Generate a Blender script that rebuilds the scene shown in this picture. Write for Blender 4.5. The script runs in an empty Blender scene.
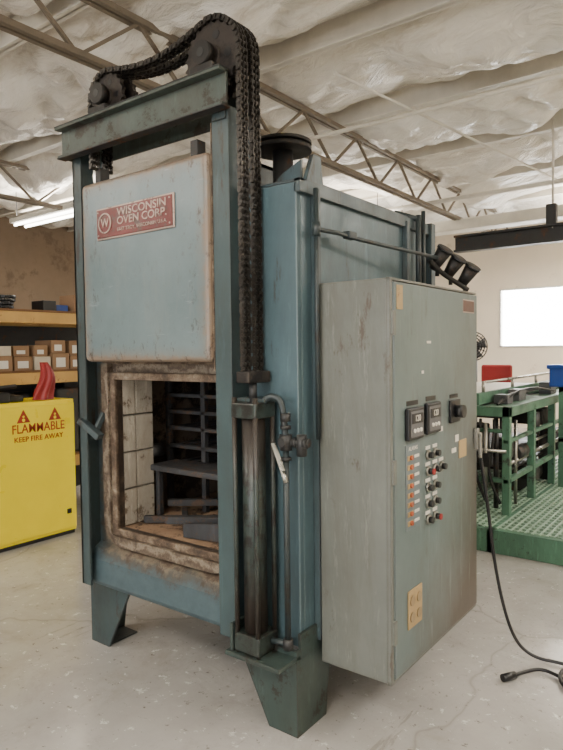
import bpy, bmesh, math, random
from mathutils import Matrix, Vector, noise
random.seed(4)
col=bpy.context.scene.collection
# ------------------------------------------------ camera
cam=bpy.data.objects.new('camera',bpy.data.cameras.new('camera'));col.objects.link(cam)
cam.data.sensor_fit='VERTICAL';cam.data.sensor_height=36;cam.data.lens=620/750*36
cam.location=(1.369,-1.938,1.5)
M=Matrix.Rotation(math.radians(37),4,'Z')@Matrix.Rotation(math.radians(90-2.3),4,'X')@Matrix.Rotation(math.radians(-0.7),4,'Z')
cam.matrix_world=Matrix.Translation(cam.location)@M
bpy.context.scene.camera=cam

# ------------------------------------------------ materials
def new(name):
    m=bpy.data.materials.new(name);m.use_nodes=True
    nt=m.node_tree;b=nt.nodes['Principled BSDF'];return m,nt,b
def N(nt,t,**k):
    n=nt.nodes.new(t)
    for a,v in k.items(): setattr(n,a,v)
    return n
def noise_n(nt,scale,detail=6,rough=.6,stretch=None,dist=0):
    tc=N(nt,'ShaderNodeTexCoord')
    mp=N(nt,'ShaderNodeMapping');nt.links.new(tc.outputs['Object'],mp.inputs[0])
    if stretch: mp.inputs['Scale'].default_value=stretch
    n=N(nt,'ShaderNodeTexNoise');n.inputs['Scale'].default_value=scale;n.inputs['Detail'].default_value=detail
    n.inputs['Roughness'].default_value=rough;n.inputs['Distortion'].default_value=dist
    nt.links.new(mp.outputs[0],n.inputs['Vector']);return n.outputs['Fac']
def ramp(nt,src,stops,interp='LINEAR'):
    r=N(nt,'ShaderNodeValToRGB');r.color_ramp.interpolation=interp
    e=r.color_ramp.elements
    while len(e)<len(stops): e.new(.5)
    for i,(p,c) in enumerate(stops):
        e[i].position=p
        if not hasattr(c,'__len__'): c=(c,c,c)
        e[i].color=(*c[:3],1)
    nt.links.new(src,r.inputs[0]);return r.outputs[0]
def mix(nt,f,a,b,mode='MIX'):
    m=N(nt,'ShaderNodeMix',data_type='RGBA',blend_type=mode)
    if isinstance(f,(int,float)): m.inputs[0].default_value=f
    else: nt.links.new(f,m.inputs[0])
    for i,v in ((6,a),(7,b)):
        if hasattr(v,'__len__') : m.inputs[i].default_value=(*v[:3],1)
        else: nt.links.new(v,m.inputs[i])
    return m.outputs[2]
def mth(nt,op,a,b=None):
    m=N(nt,'ShaderNodeMath',operation=op)
    for i,v in enumerate((a,b)):
        if v is None: continue
        if isinstance(v,(int,float)): m.inputs[i].default_value=v
        else: nt.links.new(v,m.inputs[i])
    return m.outputs[0]
def bump(nt,b,src,st,dist=.01):
    bp=N(nt,'ShaderNodeBump');bp.inputs['Strength'].default_value=st;bp.inputs['Distance'].default_value=dist
    nt.links.new(src,bp.inputs['Height']);nt.links.new(bp.outputs[0],b.inputs['Normal'])
def sc(*c):  # sRGB 0-255 -> linear
    return tuple(((v/255)/12.92 if v<10 else ((v/255+.055)/1.055)**2.4) for v in c)
def edgewear(nt,out,c,rad=.010):
    bv=N(nt,'ShaderNodeBevel',samples=3);bv.inputs['Radius'].default_value=rad
    ge=N(nt,'ShaderNodeNewGeometry');dp=N(nt,'ShaderNodeVectorMath',operation='DOT_PRODUCT')
    nt.links.new(bv.outputs[0],dp.inputs[0]);nt.links.new(ge.outputs['True Normal'],dp.inputs[1])
    e=mth(nt,'SUBTRACT',1.0,dp.outputs['Value'])
    e=mth(nt,'MULTIPLY',e,mth(nt,'MULTIPLY',noise_n(nt,14,8,.75),2.0))
    return mix(nt,ramp(nt,e,[(.06,0),(.16,.9)]),out,c)
def paint(name,c,rust=None,rs=4,ra=.62,rough=.45,metal=0,var=.18,streak=None,bs=.15,grime=None,k=.85,wear=None):
    m,nt,b=new(name)
    c=tuple(v*k for v in c)
    n1=noise_n(nt,2.5,5)
    c1=tuple(min(1,v*(1+var)) for v in c);c0=tuple(v*(1-var) for v in c)
    out=ramp(nt,n1,[(.3,c0),(.7,c1)])
    if grime:
        g=ramp(nt,noise_n(nt,1.9,12,.78,(1,1,.28),.4),[(.42,0),(.66,.85)])
        out=mix(nt,g,out,tuple(v*k for v in grime))
        g=ramp(nt,noise_n(nt,24,8,.8,(1,1,.12)),[(.56,0),(.68,.5)])
        out=mix(nt,g,out,tuple(min(1,v*2.0) for v in c))
    if rust:
        n2=noise_n(nt,rs,12,.78,streak)
        f=ramp(nt,n2,[(ra-.02,0),(min(1,ra+.03),1)])
        out=mix(nt,f,out,tuple(v*k for v in rust))
    if grime: out=edgewear(nt,out,wear or sc(46,38,32))
    nt.links.new(out,b.inputs['Base Color'])
    n3=noise_n(nt,60,4);bump(nt,b,n3,bs,.003)
    rr=ramp(nt,noise_n(nt,8,6),[(.3,rough-.1),(.7,rough+.12)])
    nt.links.new(rr,b.inputs['Roughness'])
    b.inputs['Metallic'].default_value=metal
    return m
RUST=sc(92,62,42)
GR=sc(56,60,58)
oven_teal=paint('oven_teal_paint',sc(68,86,92),sc(52,50,46),6,.57,.42,streak=(1,1,.25),grime=GR)
oven_side=paint('oven_side_paint',sc(80,103,111),sc(60,62,60),6,.6,.42,streak=(1,1,.2),grime=sc(64,78,82),wear=sc(110,122,124))
post_teal=paint('frame_teal_paint',sc(62,80,83),sc(56,46,38),10,.58,.45,streak=(1,1,.2),grime=GR)
beam_green=paint('beam_green_paint',sc(72,86,80),sc(50,42,34),8,.55,.5,grime=sc(60,58,50))
cyl_green=paint('cylinder_green_paint',sc(54,66,62),sc(32,30,26),9,.52,.38,grime=sc(40,42,38))
foot_green=paint('foot_green_paint',sc(60,76,72),sc(46,42,36),9,.56,.5,grime=sc(50,52,46))
black_m=paint('greasy_black_steel',sc(36,34,32),sc(62,48,38),20,.58,.5,.3)
black_p=paint('black_plastic',sc(22,22,24),None,rough=.4)
dark_steel=paint('dark_steel',sc(58,58,58),RUST,8,.58,.5,.4)
pipe_m=paint('painted_pipe',sc(44,54,56),sc(40,38,34),9,.55,.45)
chrome=paint('worn_steel',sc(170,168,160),sc(110,100,88),20,.6,.3,.9)
brick=paint('fire_brick',sc(190,184,170),sc(112,98,82),6,.55,.9,bs=.5,grime=sc(144,132,116),wear=sc(90,78,66),k=.98)
hearth=paint('hearth_brick',sc(158,128,100),sc(80,62,48),6,.54,.9,bs=.6)
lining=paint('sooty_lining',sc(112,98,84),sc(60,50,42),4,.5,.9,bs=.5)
scale_steel=paint('scaled_steel_tray',sc(70,72,76),sc(88,68,54),12,.54,.75,.2,grime=sc(48,46,44))
tan_m=paint('tan_label',sc(176,150,106),sc(140,110,74),9,.6,.6)
white_m=paint('white_paint',sc(210,206,196),None,rough=.5,var=.05,k=1)
yellow_m=paint('yellow_cabinet_paint',sc(246,222,12),sc(200,185,20),6,.7,.35,var=.04,k=1)
red_m=paint('red_paint',sc(150,30,30),None,rough=.5)
sign_red=paint('sign_red',sc(176,50,24),None,rough=.5)
darkred=paint('plaque_red',sc(112,50,48),sc(94,70,64),14,.54,.4)
silver=paint('plaque_silver',sc(184,162,150),sc(130,104,98),15,.58,.35,.3)
orange_m=paint('rack_beam_paint',sc(206,164,92),sc(150,100,50),6,.6,.5)
cardboard=paint('cardboard',sc(150,118,88),None,rough=.9)
cardboard2=paint('pale_cardboard',sc(206,194,172),None,rough=.9)
wood=paint('shelf_board',sc(120,84,50),None,rough=.8)
mach_green=paint('machine_green_paint',sc(84,128,104),sc(50,56,48),6,.58,.5,grime=sc(60,82,68))
grate_green=paint('grating_green_paint',sc(150,178,156),sc(90,110,96),6,.6,.5)
blue_m=paint('blue_plastic',sc(34,74,160),None,rough=.4)
grey_m=paint('grey_plastic',sc(96,96,98),None,rough=.5)
steel_w=paint('truss_paint',sc(128,116,100),sc(92,76,60),4,.6,.6)
purlin_w=paint('purlin_white_paint',sc(214,208,196),sc(160,148,130),4,.65,.5,k=1)
wall_m=paint('wall_paint',sc(228,216,196),sc(208,194,172),1.5,.6,.8,var=.04,k=1)
wall_d=paint('wall_wood_panel',sc(140,120,98),sc(118,100,80),1.0,.55,.8,var=.08)
cab_front=paint('cabinet_side_grey',sc(114,118,112),sc(86,78,66),5,.58,.4,streak=(1,1,.35),grime=sc(92,90,80),wear=sc(70,60,50))
def cab_door_mat():
    m,nt,b=new('cabinet_door_grey')
    base=ramp(nt,noise_n(nt,2,6),[(.3,sc(84,98,99)),(.7,sc(104,118,118))])
    tc=N(nt,'ShaderNodeTexCoord');s=N(nt,'ShaderNodeSeparateXYZ');nt.links.new(tc.outputs['Object'],s.inputs[0])
    ey=mth(nt,'MULTIPLY',s.outputs[1],.55)
    ez=mth(nt,'ADD',mth(nt,'MULTIPLY',s.outputs[2],-.30),.22)
    n=noise_n(nt,3.5,12,.78,(1,1,.6))
    t=mth(nt,'ADD',mth(nt,'ADD',ey,ez),mth(nt,'MULTIPLY',n,.75))
    f=ramp(nt,t,[(.56,0),(.95,.95)])
    o=mix(nt,f,base,sc(76,66,56))
    f2=ramp(nt,noise_n(nt,9,12,.8,(1,1,.25)),[(.55,0),(.66,.65)])
    o=mix(nt,f2,o,sc(72,72,66))
    f3=ramp(nt,noise_n(nt,30,6,.75,(1,1,.08)),[(.58,0),(.68,.5)])
    o=mix(nt,f3,o,sc(130,138,134))
    o=edgewear(nt,o,sc(60,48,38))
    nt.links.new(o,b.inputs['Base Color']);b.inputs['Roughness'].default_value=.32
    bump(nt,b,noise_n(nt,3,3),.25,.012);return m
cab_door=cab_door_mat()
def boxdist(nt,cx,cz,hx,hz,inside):
    tc=N(nt,'ShaderNodeTexCoord');s=N(nt,'ShaderNodeSeparateXYZ');nt.links.new(tc.outputs['Object'],s.inputs[0])
    ax=mth(nt,'ABSOLUTE',mth(nt,'SUBTRACT',s.outputs[0],cx));az=mth(nt,'ABSOLUTE',mth(nt,'SUBTRACT',s.outputs[2],cz))
    if inside:
        return mth(nt,'MINIMUM',mth(nt,'SUBTRACT',hx,ax),mth(nt,'SUBTRACT',hz,az))
    dx=mth(nt,'MAXIMUM',mth(nt,'SUBTRACT',ax,hx),0.);dz=mth(nt,'MAXIMUM',mth(nt,'SUBTRACT',az,hz),0.)
    return mth(nt,'SQRT',mth(nt,'ADD',mth(nt,'MULTIPLY',dx,dx),mth(nt,'MULTIPLY',dz,dz)))
def stain_panel():
    m,nt,b=new('heat_stained_panel')
    d=boxdist(nt,-.757,1.0,.343,.37,False)
    n=noise_n(nt,6,12,.78)
    t=mth(nt,'MULTIPLY',mth(nt,'ADD',d,mth(nt,'MULTIPLY',mth(nt,'SUBTRACT',n,.5),.26)),4)
    o=ramp(nt,t,[(.0,sc(50,42,36)),(.12,sc(92,78,64)),(.20,sc(134,122,106)),(.28,sc(78,62,50)),(.38,sc(112,100,84)),(.5,sc(72,70,64)),(.72,sc(68,84,90))])
    f=ramp(nt,noise_n(nt,14,10,.8),[(.52,0),(.60,.85)])
    o=mix(nt,f,o,sc(64,50,40))
    far=ramp(nt,t,[(.55,0),(.8,1)])
    o=mix(nt,far,o,ramp(nt,noise_n(nt,4,10,.75),[(.3,sc(58,74,80)),(.58,sc(74,92,98)),(.68,sc(60,58,52))]))
    nt.links.new(o,b.inputs['Base Color']);b.inputs['Roughness'].default_value=.55
    bump(nt,b,noise_n(nt,40,5),.2,.004);return m
stain=stain_panel()
def trim_mat():
    m,nt,b=new('scorched_trim')
    o=ramp(nt,noise_n(nt,9,12,.78),[(.34,sc(42,34,30)),(.47,sc(84,68,54)),(.57,sc(122,106,88)),(.68,sc(158,148,132))])
    nt.links.new(o,b.inputs['Base Color']);b.inputs['Roughness'].default_value=.8
    bump(nt,b,noise_n(nt,30,6),.4,.006);return m
trimm=trim_mat()
def door_mat():
    m,nt,b=new('lift_door_paint')
    d=boxdist(nt,-.7575,1.872,.4125,.418,True)
    n=noise_n(nt,7,12,.78)
    t=mth(nt,'MULTIPLY',mth(nt,'ADD',d,mth(nt,'MULTIPLY',mth(nt,'SUBTRACT',n,.5),.12)),6)
    base=ramp(nt,noise_n(nt,2.2,8,.65),[(.3,sc(90,106,110)),(.7,sc(112,127,130))])
    f=ramp(nt,t,[(.0,1),(.10,.8),(.2,.25),(.45,0)])
    o=mix(nt,f,base,sc(128,108,90))
    f2=ramp(nt,noise_n(nt,5,10,.78,(1,1,.2)),[(.52,0),(.72,.5)])
    o=mix(nt,f2,o,sc(130,132,128))
    f3=ramp(nt,noise_n(nt,22,10,.8,(1,1,.5)),[(.55,0),(.62,.9)])
    f3=mth(nt,'MULTIPLY',f3,ramp(nt,t,[(.2,1),(1,.16)]))
    o=mix(nt,f3,o,sc(68,54,44))
    f4=ramp(nt,noise_n(nt,40,6,.75,(.15,1,1)),[(.63,0),(.68,.4)])
    o=mix(nt,f4,o,sc(150,156,156))
    nt.links.new(o,b.inputs['Base Color']);b.inputs['Roughness'].default_value=.33
    bump(nt,b,noise_n(nt,3,2),.25,.02);return m
doorm=door_mat()
def floor_mat():
    m,nt,b=new('painted_concrete')
    base=ramp(nt,noise_n(nt,.9,9,.65),[(.3,sc(146,143,139)),(.7,sc(180,177,173))])
    f=ramp(nt,noise_n(nt,2.6,12,.8,dist=.5),[(.50,0),(.66,.45)])
    o=mix(nt,f,base,sc(130,124,117))
    f2=ramp(nt,noise_n(nt,22,8,.78),[(.60,0),(.64,.8)])
    o=mix(nt,f2,o,sc(90,82,74))
    f3=ramp(nt,noise_n(nt,15,8,.78,dist=.3),[(.60,0),(.63,.8)])
    o=mix(nt,f3,o,sc(208,207,204))
    tc=N(nt,'ShaderNodeTexCoord')
    fs=ramp(nt,noise_n(nt,6,8,.75,(1,.12,1),1.0),[(.61,0),(.65,.4)])
    o=mix(nt,fs,o,sc(104,98,92))
    v=N(nt,'ShaderNodeTexVoronoi',feature='DISTANCE_TO_EDGE');v.inputs['Scale'].default_value=.55
    nz=N(nt,'ShaderNodeTexNoise');nz.inputs['Scale'].default_value=3;nt.links.new(tc.outputs['Object'],nz.inputs['Vector'])
    mx=mix(nt,.25,tc.outputs['Object'],nz.outputs['Color']);nt.links.new(mx,v.inputs['Vector'])
    f4=ramp(nt,v.outputs['Distance'],[(0,.35),(.005,0)])
    o=mix(nt,f4,o,sc(100,94,86))
    nt.links.new(o,b.inputs['Base Color'])
    nt.links.new(ramp(nt,noise_n(nt,5,8,.7),[(.3,.07),(.7,.26)]),b.inputs['Roughness'])
    bump(nt,b,noise_n(nt,12,8,.6),.06,.01);return m
floorm=floor_mat()
def ceil_mat():
    m,nt,b=new('insulation_sheeting')
    o=ramp(nt,noise_n(nt,1.0,6,.6,(.5,1,1),1.0),[(.3,sc(226,219,206)),(.6,sc(244,240,232))])
    f=ramp(nt,noise_n(nt,3,8,.7,(.35,1,1),2),[(.54,0),(.70,.5)])
    o=mix(nt,f,o,sc(176,158,134))  # brown shadows painted into the sheeting colour
    nt.links.new(o,b.inputs['Base Color']);b.inputs['Roughness'].default_value=.25
    bump(nt,b,noise_n(nt,5,6,.6,(.5,1,1),2.0),.8,.05);return m
ceilm=ceil_mat()
def emis(name,c,s):
    m,nt,b=new(name);b.inputs['Base Color'].default_value=(*c,1);b.inputs['Emission Color'].default_value=(*c,1);b.inputs['Emission Strength'].default_value=s;return m
lamp_m=emis('lamp_glow',(1,.96,.88),14);win_m=emis('daylight_pane',(.95,.98,1),22)

# ------------------------------------------------ geometry helpers
class Obj:
    def __init__(s,name,loc=(0,0,0)):
        s.e=bpy.data.objects.new(name,None);s.e.location=loc;s.e.empty_display_size=.1;col.objects.link(s.e);s.loc=Vector(loc)
    def add(s,name,bm,mat,bev=0,smooth=False,seg=2):
        me=bpy.data.meshes.new(name);bm.normal_update();bm.to_mesh(me);bm.free()
        o=bpy.data.objects.new(name,me);col.objects.link(o)
        o.parent=s.e;o.matrix_parent_inverse=Matrix.Translation(-s.loc)
        me.materials.append(mat)
        if smooth:
            for p in me.polygons: p.use_smooth=True
        if bev:
            md=o.modifiers.new('bev','BEVEL');md.width=bev;md.segments=seg;md.limit_method='ANGLE';md.angle_limit=math.radians(40)
        return o
    def box(s,name,b,mat,bev=.003,seg=2):
        bm=bmesh.new();bb(bm,b);return s.add(name,bm,mat,bev,seg=seg)
    def boxes(s,name,l,mat,bev=.002):
        bm=bmesh.new()
        for b in l: bb(bm,b)
        return s.add(name,bm,mat,bev)
    def cyl(s,name,p0,p1,r,mat,seg=24,r2=None,bev=0):
        bm=bmesh.new();cc(bm,p0,p1,r,seg,r2);o=s.add(name,bm,mat,bev)
        for p in o.data.polygons: p.use_smooth=len(p.vertices)==4
        return o
    def cyls(s,name,l,mat,seg=14):
        bm=bmesh.new()
        for p0,p1,r in l: cc(bm,p0,p1,r,seg)
        o=s.add(name,bm,mat)
        for p in o.data.polygons: p.use_smooth=len(p.vertices)==4
        return o
    def tube(s,name,pts,r,mat,smooth=True):
        cu=bpy.data.curves.new(name,'CURVE');cu.dimensions='3D';cu.bevel_depth=r;cu.bevel_resolution=4
        if smooth:
            sp=cu.splines.new('NURBS');sp.points.add(len(pts)-1)
            for i,p in enumerate(pts): sp.points[i].co=(*p,1)
            sp.use_endpoint_u=True;sp.order_u=3;sp.resolution_u=8
        else:
            sp=cu.splines.new('POLY');sp.points.add(len(pts)-1)
            for i,p in enumerate(pts): sp.points[i].co=(*p,1)
        cu.use_fill_caps=True
        o=bpy.data.objects.new(name,cu);col.objects.link(o);o.parent=s.e;o.matrix_parent_inverse=Matrix.Translation(-s.loc)
        cu.materials.append(mat);return o
    def text(s,name,txt,loc,size,mat,face='-Y',ext=.002,ax='CENTER',sx=1):
        cu=bpy.data.curves.new(name,'FONT');cu.body=txt;cu.size=size;cu.extrude=ext;cu.align_x=ax;cu.align_y='CENTER';cu.offset=size*.006
        o=bpy.data.objects.new(name,cu);col.objects.link(o);cu.materials.append(mat)
        o.parent=s.e;o.location=Vector(loc)-s.loc;o.scale=(sx,1,1)
        o.rotation_euler=(math.pi/2,0,0 if face=='-Y' else math.pi/2);return o
def bb(bm,b):
    x0,x1,y0,y1,z0,z1=b
    v=[bm.verts.new(c) for c in ((x0,y0,z0),(x1,y0,z0),(x1,y1,z0),(x0,y1,z0),(x0,y0,z1),(x1,y0,z1),(x1,y1,z1),(x0,y1,z1))]
    for f in ((0,3,2,1),(4,5,6,7),(0,1,5,4),(1,2,6,5),(2,3,7,6),(3,0,4,7)): bm.faces.new([v[i] for i in f])
def cc(bm,p0,p1,r,seg=24,r2=None):
    p0=Vector(p0);p1=Vector(p1);d=p1-p0;q=d.to_track_quat('Z','Y').to_matrix().to_4x4()
    bmesh.ops.create_cone(bm,cap_ends=True,segments=seg,radius1=r,radius2=r if r2 is None else r2,depth=d.length,matrix=Matrix.Translation((p0+p1)/2)@q)
def prism(bm,pts,vec):
    a=[bm.verts.new(p) for p in pts];vec=Vector(vec);b=[bm.verts.new(Vector(p)+vec) for p in pts]
    bm.faces.new(a[::-1]);bm.faces.new(b);n=len(a)
    for i in range(n): bm.faces.new((a[i],a[(i+1)%n],b[(i+1)%n],b[i]))
    bmesh.ops.recalc_face_normals(bm,faces=bm.faces)
def beam(bm,p0,p1,w,h=None):  # oriented bar
    h=h or w
    p0=Vector(p0);p1=Vector(p1);d=p1-p0;q=d.to_track_quat('Z','Y').to_matrix().to_4x4()
    bmesh.ops.create_cube(bm,size=1,matrix=Matrix.Translation((p0+p1)/2)@q@Matrix.Diagonal((w,h,d.length,1)))

# ================================================= ROOM
def single(name,b,mat):
    bm=bmesh.new();bb(bm,b);me=bpy.data.meshes.new(name);bm.to_mesh(me);bm.free();me.materials.append(mat)
    o=bpy.data.objects.new(name,me);col.objects.link(o);return o
XL,XR,YF,YB=-9,5,-7,10
single('floor',(XL-.2,XR+.2,YF-.2,YB+.2,-.1,0),floorm)
single('wall_left',(XL-.2,XL,YF,YB,0,4.2),wall_d)
single('wall_right',(XR,XR+.2,YF,YB,0,4.2),wall_m)
single('wall_front',(XL,XR,YF-.2,YF,0,4.2),wall_m)
WX0,WX1,WZ0,WZ1=-2.42,-.95,1.5,2.6
bm=bmesh.new()
for b in ((XL,WX0,YB,YB+.2,0,4.2),(WX1,XR,YB,YB+.2,0,4.2),(WX0,WX1,YB,YB+.2,0,WZ0),(WX0,WX1,YB,YB+.2,WZ1,4.2)): bb(bm,b)
me=bpy.data.meshes.new('wall_back');bm.to_mesh(me);bm.free();me.materials.append(wall_m)
o=bpy.data.objects.new('wall_back',me);col.objects.link(o)
w=Obj('window_1',((WX0+WX1)/2,YB+.1,WZ0))
w.box('pane',(WX0,WX1,YB+.1,YB+.12,WZ0,WZ1),win_m,0)
w.boxes('frame',[(WX0,WX1,YB-.02,YB+.1,WZ0,WZ0+.03),(WX0,WX1,YB-.02,YB+.1,WZ1-.03,WZ1),(WX0,WX0+.03,YB-.02,YB+.1,WZ0,WZ1),(WX1-.03,WX1,YB-.02,YB+.1,WZ0,WZ1)],white_m)
# ceiling sheeting
PS=1.5
def cz(x,y):
    t=((y+20.35)%PS)/PS
    s_=math.sin(math.pi*t)**.6
    wx=x+.5*noise.noise(Vector((x*.8,y*.8,20)));wy=y+.4*noise.noise(Vector((x*.9,y*.9,40)))
    sc1=abs(math.sin(math.pi*(wx+.35*wy)/1.5))
    r=abs(noise.noise(Vector((wx*.9,wy*1.3,3))))*.30+abs(noise.noise(Vector((wx*2.0+wy,wy*2.2-wx,9))))*.14+abs(noise.noise(Vector((wx*4.0-wy*2,wy*5+wx,19))))*.07
    return 4.06-s_*(.13+.10*sc1)-r*(.25+.75*s_)+noise.noise(Vector((x*.4,y*.4,1)))*.05
bm=bmesh.new();st=.05;nx=int((XR-XL)/st);ny=int((YB-YF)/st);rows=[]
for j in range(ny+1):
    y=YF+(YB-YF)*j/ny;rows.append([bm.verts.new((XL+(XR-XL)*i/nx,y,cz(XL+(XR-XL)*i/nx,y))) for i in range(nx+1)])
for j in range(ny):
    for i in range(nx): bm.faces.new((rows[j][i],rows[j+1][i],rows[j+1][i+1],rows[j][i+1]))
me=bpy.data.meshes.new('ceiling');bm.to_mesh(me);bm.free();me.materials.append(ceilm)
for p in me.polygons: p.use_smooth=True
o=bpy.data.objects.new('ceiling',me);col.objects.link(o)
pu=Obj('roof_purlins',(0,0,3.9))
bm=bmesh.new()
y=-20.35+PS*math.ceil((YF+20.35)/PS)
while y<YB:
    bb(bm,(XL,XR,y-.035,y+.035,3.80,3.815));bb(bm,(XL,XR,y-.005,y+.005,3.80,4.0));y+=PS
pu.add('purlin_bars',bm,purlin_w)
for tx in (-2.05,-5.8):
    t=Obj('roof_truss',(tx,0,3.5))
    bm=bmesh.new()
    for z in (3.38,3.78):
        for s in (-.03,.03): bb(bm,(tx+s-.018,tx+s+.018,YF,YB,z-.02,z+.02))
    y=YF;f=0
    while y<YB-.5:
        a=(tx,y,3.38 if f else 3.78);c=(tx,y+.5,3.78 if f else 3.38);beam(bm,a,c,.024);y+=.5;f=1-f
    t.add('chords_and_webs',bm,steel_w)
cp=Obj('ceiling_conduit',(0,0,3.6))
cp.cyls('pipes',[((-9,3.0,3.55),(5,3.4,3.60),.02),((-9,6.4,3.5),(5,6.0,3.5),.03),((-1.2,2.2,3.62),(-.2,9.5,3.62),.012)],purlin_w)
d=Obj('air_duct',(0,7.06,3.3));d.box('duct_body',(-3.2,5,6.9,7.2,3.22,3.38),purlin_w,.02)
d.cyls('hanger_rods',[((x,7.05,3.36),(x,7.05,3.95),.008) for x in (-3,-.5,2,4)],steel_w)
g=Obj('crane_beam',(1.5,5.06,2.7))
g.boxes('i_beam',[(-1.36,5,5.0,5.12,2.60,2.625),(-1.36,5,5.0,5.12,2.765,2.79),(-1.36,5,5.05,5.07,2.62,2.77)],dark_steel)
g.cyls('hangers',[((x,5.06,2.75),(x,5.06,3.9),.012) for x in (-.3,1.0,3.5)],purlin_w)
g.boxes('trolley',[(-.36,-.26,5.02,5.10,2.79,3.0)],dark_steel)

def fixture(x,y,z,L=2.4,axis='X',power=60,up=1.0):
    f=Obj('fluorescent_light',(x,y,z))
    hx,hy=(L/2,.15) if axis=='X' else (.15,L/2)
    f.box('housing',(x-hx,x+hx,y-hy,y+hy,z,z+.06),white_m)
    if axis=='X': f.cyls('tubes',[((x-hx+.03,y+s,z-.02),(x+hx-.03,y+s,z-.02),.018) for s in (-.08,.08)],lamp_m)
    else: f.cyls('tubes',[((x+s,y-hy+.03,z-.02),(x+s,y+hy-.03,z-.02),.018) for s in (-.08,.08)],lamp_m)
    f.cyls('hangers',[((x-hx*.8,y-hy*.8,z+.05),(x-hx*.8,y-hy*.8,3.9),.005),((x+hx*.8,y+hy*.8,z+.05),(x+hx*.8,y+hy*.8,3.9),.005)],dark_steel)
    for nm,zz,e,rot in (('tube_light',z-.06,power,0),('added_ceiling_fill',z+.09,power*up,math.pi)):  # upward light is added fill to brighten the ceiling, not from the tubes
        l=bpy.data.lights.new(nm,'AREA');l.shape='RECTANGLE';l.size=2*hx;l.size_y=2*hy;l.energy=e;l.color=(1,.93,.83)
        lo=bpy.data.objects.new(nm,l);col.objects.link(lo);lo.location=(x,y,zz);lo.rotation_euler=(rot,0,0)
        lo.parent=f.e;lo.matrix_parent_inverse=Matrix.Translation(-f.loc)
for x,y,z,a,p,u in ((-6.3,3.0,3.35,'X',40,1),(-3.6,-2.6,3.2,'X',62,1.3),(.6,-3.0,3.2,'X',70,1.4),(3.2,.2,3.2,'Y',72,1.4),(-4.0,6.2,3.2,'X',80,1),(.2,8.2,3.15,'X',140,.8),(2.8,4.0,3.2,'Y',112,1)):
    fixture(x,y,z,axis=a,power=p,L=2.4 if p!=40 else 1.5,up=u)
dr=Obj('added_fill_window',(0,YF+.03,1.8))  # unseen window behind the camera, added to light the oven front
dr.box('pane',(-2.5,3.5,YF+.01,YF+.03,.8,3.2),emis('added_fill_pane',(.95,.98,1),3),0)  # glowing pane of the added window
dr.boxes('frame',[(-2.6,3.6,YF,YF+.08,.7,.8),(-2.6,3.6,YF,YF+.08,3.2,3.3),(-2.6,-2.5,YF,YF+.08,.7,3.3),(3.5,3.6,YF,YF+.08,.7,3.3)],white_m)
l=bpy.data.lights.new('added_fill_light','AREA');l.shape='RECTANGLE';l.size=6;l.size_y=2.4;l.energy=125;l.color=(.97,.98,1)  # area fill added at the unseen window
lo=bpy.data.objects.new('added_fill_light',l);col.objects.link(lo);lo.location=(.5,YF+.1,2.0);lo.rotation_euler=(math.radians(90),0,0)
lo.parent=dr.e;lo.matrix_parent_inverse=Matrix.Translation(-dr.loc)

# ================================================= OVEN
ov=Obj('industrial_oven',(-.68,.6,0))
BX0,BX1,BZ0,BZ1,BY1=-1.35,-.012,.335,2.14,1.23
OX0,OX1,OZ0,OZ1=-1.10,-.414,.63,1.37
ov.boxes('front_plate',[(BX0,OX0,0,.03,BZ0,BZ1),(OX1,-.30,0,.03,BZ0,BZ1),(OX0,OX1,0,.03,BZ0,OZ0),(OX0,OX1,0,.03,OZ1,BZ1)],stain,0)
ov.box('front_corner_strip',(-.30,BX1,0,.03,BZ0,BZ1),oven_side,.004)
ov.boxes('side_shell',[(BX1-.03,BX1,.03,BY1,BZ0,BZ1),(BX0,BX0+.03,.03,BY1,BZ0,BZ1),(BX0,BX1,BY1-.03,BY1,BZ0,BZ1),(BX0,BX1,.03,BY1,BZ1-.03,BZ1),(BX0,BX1,.03,BY1,BZ0,BZ0+.04)],oven_side,.004)
ov.boxes('side_flanges',[(BX1,BX1+.03,.095,.125,BZ0,BZ1-.01),(BX1,BX1+.03,.9,.93,BZ0,BZ1-.01),(BX1,BX1+.035,1.18,1.23,BZ0,BZ1+.02)],oven_teal,.003)
ov.boxes('top_lip',[(BX0,BX1+.02,0,.03,BZ1,BZ1+.012),(BX1-.01,BX1+.02,.0,BY1,BZ1-.04,BZ1+.012)],oven_teal,.002)
bl=[]
for side in (0,1):
    z=OZ0
    while z<OZ1-.01:
        z2=min(z+.185,OZ1);
        for y0,y1 in ((.0,.11),(.114,.225)):
            bl.append((OX0-.10,OX0,y0+.031*(y0<.01),y1,z+.003,z2-.003) if side==0 else (OX1,OX1+.08,y0+.031*(y0<.01),y1,z+.003,z2-.003))
        z=z2
ov.boxes('brick_jambs',bl,brick,.005)
ov.boxes('jamb_backing',[(OX0-.12,OX0-.095,.031,.225,.6,1.5),(OX1+.075,OX1+.1,.031,.225,.6,1.5)],dark_steel,0)
ov.boxes('brick_lintel_and_sill',[(OX0-.1,OX1+.08,.031,.225,OZ1,OZ1+.1),(OX0-.1,OX1+.08,.031,.225,OZ0-.1,OZ0)],hearth,.004)
ov.boxes('chamber_lining',[(-1.28,-1.25,.225,1.15,.6,1.5),(-.28,-.25,.225,1.15,.6,1.5),(-1.28,-.25,1.12,1.15,.6,1.5),(-1.28,-.25,.225,1.15,1.47,1.5)],lining,0)
ov.box('hearth',(-1.28,-.25,.225,1.15,.57,.63),hearth,0)
ov.boxes('hearth_tiles',[(OX0+.01+i*.17,OX0+.165+i*.17,.24+j*.2,.43+j*.2,.63,.642) for i in range(4) for j in range(4)],hearth,.003)
tw=.032
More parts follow.
